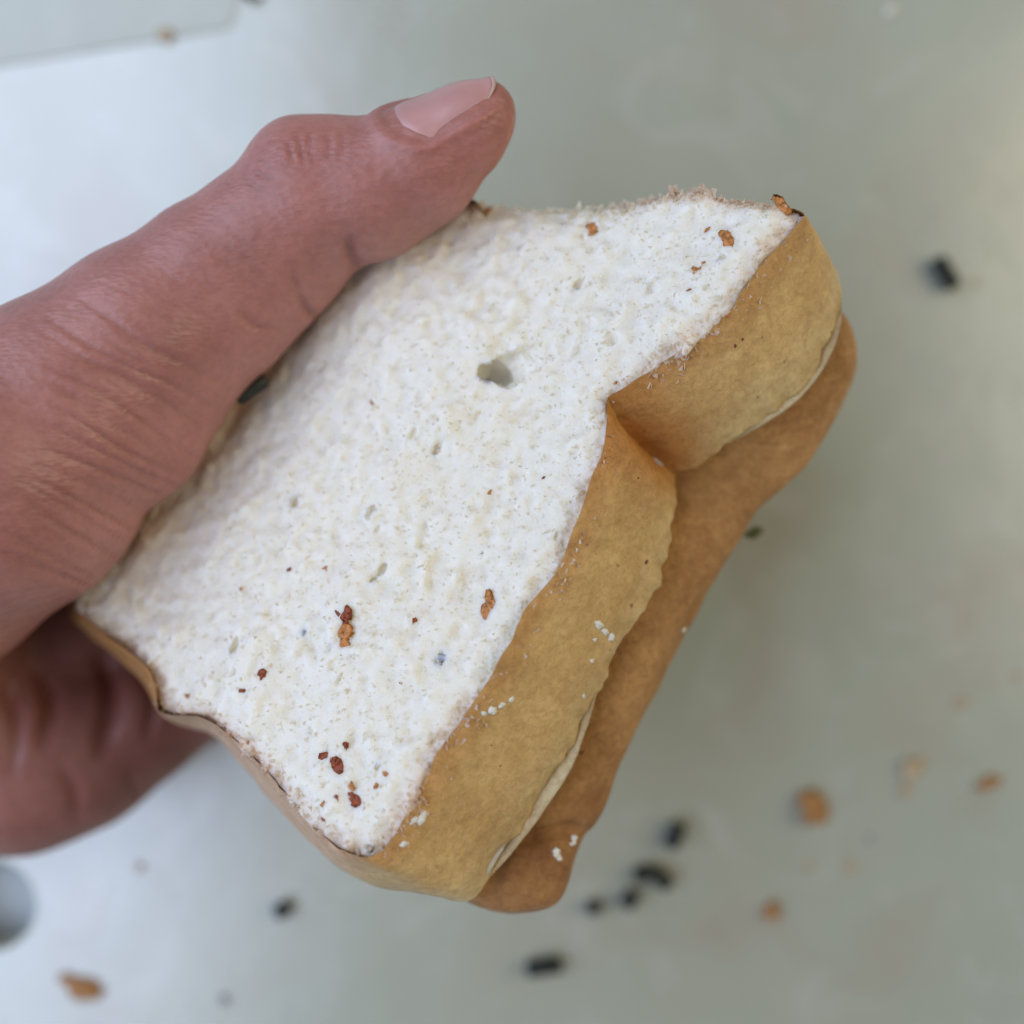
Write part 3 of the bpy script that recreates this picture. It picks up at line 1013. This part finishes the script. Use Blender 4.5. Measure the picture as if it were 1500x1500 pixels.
def on_hand(px, py):
    d = Vector(((px - 750) / 1500, (750 - py) / 1500, -1)).normalized()
    h = hbvh.ray_cast(Vector(CAMP), d)
    return np.array(h[0]) if h[0] else None


# creases: photo points, half width mm, depth mm
CRE = [([(514, 345), (511, 358), (515, 375), (522, 395)], 1.0, 0.75), ([(442, 438), (448, 454), (464, 470)], 0.9, 0.6),
       ([(425, 395), (432, 415), (440, 440)], 0.8, 0.35), ([(350, 455), (375, 478), (400, 482)], 0.9, 0.4),
       ([(436, 200), (440, 215), (445, 238)], 0.5, 0.35), ([(455, 195), (452, 215), (458, 235)], 0.5, 0.25),
       ([(420, 205), (426, 222), (430, 240)], 0.5, 0.22), ([(370, 245), (385, 258), (405, 262)], 0.5, 0.25), ([(360, 262), (378, 276), (400, 280)], 0.5, 0.2),
       ([(480, 195), (482, 215), (480, 235)], 0.5, 0.2), ([(500, 190), (503, 210), (500, 228)], 0.5, 0.15),
       ([(60, 985), (75, 1030), (60, 1090)], 1.8, 1.2), ([(150, 960), (165, 1020), (150, 1100)], 2.0, 1.3), ([(215, 985), (225, 1030), (215, 1080)], 1.4, 0.7),
       ([(10, 1010), (25, 1060), (15, 1130)], 1.6, 0.8), ([(190, 1140), (200, 1165), (190, 1185)], 1.2, 0.5), ([(90, 1130), (110, 1160), (110, 1200)], 1.4, 0.5)]
rr = random.Random(5)
for k in range(15):                                   # fan of web lines at the thumb's root
    y0 = 425 + k * 27 + rr.uniform(-8, 8); x0 = 95 - k * 6 + rr.uniform(-25, 25)
    x1 = min(345 - k * 4, 330) + rr.uniform(-50, 5); y1 = y0 + (x1 - x0) * (0.62 - 0.012 * k)
    pts = [(x0 + (x1 - x0) * t, y0 + (y1 - y0) * t + 10 * math.sin(t * 3.1 + k) + rr.uniform(-3, 3)) for t in (0, 0.25, 0.5, 0.75, 1)]
    CRE.append((pts, rr.uniform(0.45, 0.80), rr.uniform(0.14, 0.36)))
for k in range(26):                                   # short fine lines on the back of the thumb
    cx = rr.uniform(60, 420); cy = 640 - cx * 0.85 + rr.uniform(-70, 90)
    L = rr.uniform(25, 70)
    CRE.append(([(cx - L * 0.5, cy - L * 0.32), (cx, cy + rr.uniform(-4, 4)), (cx + L * 0.5, cy + L * 0.34)], rr.uniform(0.4, 0.6), rr.uniform(0.05, 0.14)))
disp = np.zeros(len(hv)); red = np.zeros(len(hv))
for pts, w, dep in CRE:
    cpx = resample(catmull(np.array(pts, float), 8), 40)
    q = [on_hand(a, b) for a, b in cpx]
    q = [a for a in q if a is not None]
    if len(q) < 3: continue
    q = np.array(q)
    tap = np.sin(np.linspace(0.15, math.pi - 0.15, len(q))) ** 0.6
    w *= 1e-3
    cand = np.where(((hv > q.min(0) - 4 * w) & (hv < q.max(0) + 4 * w)).all(1))[0]
    if not len(cand): continue
    d2 = ((hv[cand][:, None, :] - q[None]) ** 2).sum(2)
    g = (np.exp(-d2 / w ** 2) * tap).max(1)
    g2 = (np.exp(-d2 / (2.2 * w) ** 2) * tap).max(1)
    disp[cand] += -dep * 1e-3 * g + dep * 0.35e-3 * (g2 - g)
    red[cand] += g * dep
hv = hv + hn * disp[:, None]
# nail bed sunk into the thumb's back, with raised skin folds round it
A0 = P(592, 226, 0.1590); A1 = P(712, 160, 0.1565)
ax = A1 - A0; La = np.linalg.norm(ax); ax /= La
upv = np.array([-0.49, 0.87, 0]); upv -= ax * (upv @ ax); upv /= np.linalg.norm(upv)
zv = np.cross(ax, upv); zv = zv if zv[2] > 0 else -zv
ang0 = math.radians(33)
La2 = 0.0176
NAILW = math.radians(54)
rel = hv - A0
na = (rel @ ax) / La2
nb_ = (np.arctan2(rel @ upv, rel @ zv) - ang0) / NAILW
near = (np.linalg.norm(rel - np.outer(rel @ ax, ax), axis=1) < 0.014) & (na > -0.4) & (na < 1.3)
ee = np.maximum(np.abs(nb_) - 1.0, (0.26 * np.abs(np.clip(nb_, -1.3, 1.3)) ** 3 - na) * 1.3)
fold = np.where(near, np.exp(-((ee - 0.09) / 0.09) ** 2) * sstep(1.0, 0.75, na), 0) * 0.00045
bed = np.where(near, sstep(0.03, -0.05, ee) * sstep(1.02, 0.9, na), 0) * 0.00035
hv = hv + hn * (fold - bed)[:, None]
X, Y = px_of(hv)
skin = np.array([0.42, 0.195, 0.163])
warm = np.array([0.40, 0.185, 0.140])
knk = np.exp(-((X - 450) ** 2 + (Y - 235) ** 2) / 90.0 ** 2) * 0.5 + sstep(520, 640, X) * sstep(330, 240, Y) * 0.55
thc = np.clip(knk, 0, 1)[:, None]
palm_shade = (sstep(0.05, 0.035, hv[:, 2]))[:, None]
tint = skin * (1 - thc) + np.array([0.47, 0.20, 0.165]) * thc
tint = tint * (1 - palm_shade * 0.6) + np.array([0.30, 0.115, 0.085]) * palm_shade * 0.6  # shade of the palm put into the skin colour, darker low on the hand
rk = np.clip(red * 0.9, 0, 0.45)[:, None]
tint = tint * (1 - rk) + np.array([0.27, 0.095, 0.07]) * rk
hand = empty('hand', P(-300, 900, 0.2))
tag(hand, 'bare left hand reaching in from the left, thumb over the bread', 'hand')
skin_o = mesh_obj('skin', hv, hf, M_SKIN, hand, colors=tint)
hbvh = BVHTree.FromPolygons([Vector(p) for p in hv], hf.tolist())

# thumbnail plate
NA, NB = 36, 28
gridp = np.zeros((NA, NB, 3))
for i, a in enumerate(np.linspace(0, 1, NA)):
    for j, b in enumerate(np.linspace(-1, 1, NB)):
        # rounded root and tip outline
        aa = a
        root = 0.26 * abs(b) ** 3
        tipc = 1.0 - 0.20 * abs(b) ** 3
        sA = (root + (tipc - root) * aa) * La2
        th = ang0 + b * math.radians(54) * (1 - 0.10 * aa)
        dirv = upv * math.sin(th) + zv * math.cos(th)
        cen = A0 + ax * min(sA, La2 * 0.90)
        hit = hbvh.ray_cast(Vector(cen + dirv * 0.03), Vector(-dirv))
        rad = np.linalg.norm(np.array(hit[0]) - cen) if hit[0] else 0.007
        p = cen + dirv * rad + ax * max(0, sA - La2 * 0.90)
        gridp[i, j] = p
# smooth radius along the plate, then lift
for _ in range(6):
    g = gridp.copy()
    g[1:-1] = 0.25 * gridp[:-2] + 0.5 * gridp[1:-1] + 0.25 * gridp[2:]
    g[:, 1:-1] = 0.25 * g[:, :-2] + 0.5 * g[:, 1:-1] + 0.25 * g[:, 2:]
    gridp = g
mid_dir = upv * math.sin(ang0) + zv * math.cos(ang0)
lift = np.zeros((NA, NB))
for i, a in enumerate(np.linspace(0, 1, NA)):
    for j, b in enumerate(np.linspace(-1, 1, NB)):
        lift[i, j] = -0.00040 + (0.00060 - 0.00020 * max(0, (a - 0.85) / 0.15)) * min(1, a * 6) * (1 - abs(b) ** 6 * 0.7)
dirs = np.zeros_like(gridp)
for j, b in enumerate(np.linspace(-1, 1, NB)):
    th = ang0 + b * math.radians(54)
    dirs[:, j] = upv * math.sin(th) + zv * math.cos(th)
upg = gridp + dirs * lift[..., None]
dng = upg - dirs * 0.0005
split = int(NA * 0.955)


def plate(a0, a1, name, mat, parent):
    U_, D_ = upg[a0:a1], dng[a0:a1]
    V1, F1 = loft(U_); V2, F2 = loft(D_)
    Mr, Nr = U_.shape[:2]
    lpi = [i for i in range(Nr)] + [r_ * Nr + Nr - 1 for r_ in range(1, Mr)] + [(Mr - 1) * Nr + i for i in range(Nr - 2, -1, -1)] + [r_ * Nr for r_ in range(Mr - 2, 0, -1)]
    lpi = np.array(lpi); nx = np.roll(lpi, -1); k0 = Mr * Nr
    Fs = np.stack([lpi, nx, nx + k0, lpi + k0], 1)
    o = mesh_obj(name, np.concatenate([V1, V2]), np.concatenate([F1, F2[:, ::-1] + k0, Fs]), mat, parent)
    bm = bmesh.new(); bm.from_mesh(o.data); bmesh.ops.recalc_face_normals(bm, faces=bm.faces); bm.to_mesh(o.data); bm.free()
    return o


nail = plate(0, split + 1, 'thumbnail', M_NAIL, hand)
ne = plate(split, NA, 'nail_free_edge', M_NAILTIP, None)
ne.parent = nail


# ------------------------------------------------------------------ sprinkles and crumbs on the board
def sprinkle_mesh(L, r, seed):
    rs = np.random.default_rng(seed)
    prof = [(-0.5, 0.0), (-0.49, 0.6), (-0.44, 0.92), (-0.3, 1.0), (0, 1.03), (0.3, 1.0), (0.44, 0.92), (0.49, 0.6), (0.5, 0.0)]
    S_ = 12
    V, Fc = [], []
    bend = rs.uniform(-0.08, 0.08)
    for x, q in prof:
        for k in range(S_):
            a = 2 * math.pi * k / S_
            j = 1 + rs.uniform(-0.07, 0.07)
            V.append((x * L, r * q * j * math.cos(a) + bend * L * (x * x - 0.2), r * q * j * math.sin(a)))
    for i in range(len(prof) - 1):
        for k in range(S_):
            Fc.append((i * S_ + k, i * S_ + (k + 1) % S_, (i + 1) * S_ + (k + 1) % S_, (i + 1) * S_ + k))
    me = bpy.data.meshes.new('chocolate_sprinkle')
    me.from_pydata(V, [], Fc)
    me.materials.append(M_DARK)
    me.polygons.foreach_set('use_smooth', np.ones(len(me.polygons), dtype=bool))
    return me


SPR = [(1385, 400, 52, 24, -58, 'dark sprinkle lying alone on the board right of the bread'),
       (988, 1223, 40, 24, 68, 'dark sprinkle nearest the lower crust, standing apart above a pair'),
       (943, 1279, 30, 22, 15, 'dark sprinkle, left one of the touching pair'),
       (968, 1286, 36, 24, -42, 'dark sprinkle, right one of the touching pair'),
       (922, 1317, 26, 24, 60, 'short dark sprinkle just below the touching pair'),
       (869, 1329, 20, 20, 0, 'faint round dark sprinkle nearest the bread\'s bottom corner'),
       (797, 1416, 54, 25, 8, 'long dark sprinkle lying flat at the bottom edge of the board'),
       (414, 1333, 22, 22, 30, 'single tiny dark sprinkle on the bluish board below the bread')]
for i, (px, py, L, w, a, lab) in enumerate(SPR):
    k = H / 1500
    r = w * k * 0.5
    o = bpy.data.objects.new('chocolate_sprinkle', sprinkle_mesh(L * k, r, 500 + i))
    COL.objects.link(o)
    o.location = P(px, py, H - r) * [1, 1, 0] + [0, 0, r + 0.0001]
    o.rotation_euler = (0, 0, math.radians(a))
    tag(o, lab, 'sprinkle', 'dark sprinkles')
p = on_crumb(372, 566)
o = bpy.data.objects.new('chocolate_sprinkle', sprinkle_mesh(0.0062, 0.0013, 555))
COL.objects.link(o)
o.location = P(368, 570, 0.1690)
o.rotation_euler = (0, math.radians(12), math.radians(38))
tag(o, 'black sprinkle wedged between the thumb and the white crumb', 'sprinkle', 'dark sprinkles')

CRB = [(1190, 1182, 25, 0.6, 5, M_TOAST, 1.2, 0.3, 'largest brown toast crumb on the board, lower right'),
       (1334, 1128, 17, 0.5, 4, M_PALE, 1.3, 1.2, 'pale tan elongated crumb between two brown crumbs, lower right'),
       (1324, 1160, 12, 0.5, 2, M_PALE, 1.1, 1.2, 'small pale tan crumb touching the elongated pale one'),
       (1449, 1145, 17, 0.5, 3, M_TOAST, 1.5, 0.3, 'brown elongated crumb nearest the right edge of the board'),
       (1130, 1332, 16, 0.6, 3, M_TOAST, 1.0, 0.5, 'round orange-brown crumb below the largest brown crumb'),
       (118, 1441, 22, 0.4, 4, M_TOAST, 1.8, -0.1, 'long orange-brown flake in the bottom left corner'),
       (1242, 1270, 11, 0.4, 2, M_PALE, 1.0, 0.8, 'faint beige speck under the largest brown crumb'),
       (1186, 1268, 7, 0.4, 1, M_PALE, 1.0, 0.8, 'tiny faint beige speck left of a bigger faint one'),
       (1408, 1028, 12, 0.3, 3, M_PALE, 1.3, 0.8, 'faint pale smear-like crumb at right, above the brown crumbs'),
       (204, 1271, 9, 0.4, 2, M_PALE, 1.0, 0.8, 'faint pale crumb on bluish board just below the hand'),
       (328, 1463, 9, 0.4, 1, M_GREY, 1.0, 0.8, 'small grey speck on the board near the bottom edge'),
       (1428, 414, 8, 0.3, 2, M_PALE, 1.0, 0.8, 'faint beige crumb right beside the lone dark sprinkle'),
       (1302, 16, 14, 0.3, 2, M_WHITE, 1.1, 0.8, 'whitish crumb at the top edge of the board, right'),
       (1488, 992, 7, 0.4, 1, M_PALE, 1.0, 0.8, 'tiny crumb cut by the right edge of the picture'),
       (1273, 1228, 6, 0.4, 1, M_GREY, 1.0, 0.8, 'tiny grey speck right of the largest brown crumb'),
       (372, -3, 13, 0.5, 2, M_OLIVE, 1.4, 0.1, 'dark olive bit beside the tray corner at the top edge')]
for i, (px, py, r, fl, nb, m, el, rot, lab) in enumerate(CRB):
    rad = r * 0.8 * H / 1500
    me = chunk_mesh('bread_crumb', rad, fl, nb, 700 + i, m, el)
    q = P(px, py, H)
    o = put(me, 'bread_crumb' if m is not M_OLIVE else 'herb_bit', (q[0], q[1], rad * fl * 0.75), (0, 0, 1), rot)
    tag(o, lab, 'crumb' if m is not M_OLIVE else 'herb', 'crumbs on the board' if m is not M_OLIVE else None)
# the greenish bit clinging to the lower crust's right edge
rad = 8 * 0.2 / 1500
o = put(chunk_mesh('herb_bit', rad, 0.5, 2, 801, M_OLIVE, 1.5), 'herb_bit', P(1108, 778, 0.180), (0, 0, 1), 0.2)
tag(o, 'small olive bit clinging to the lower crust\'s right edge', 'herb')
o = put(chunk_mesh('bread_crumb', 14 * 0.235 / 1500 * 0.7, 0.3, 3, 803, M_PALE, 1.2), 'bread_crumb', P(240, 52, H) * [1, 1, 0] + [0, 0, 0.0009], (0, 0, 1), 0.2)
tag(o, 'pale crumb lying on the tray near its front edge', 'crumb', 'crumbs on the board')
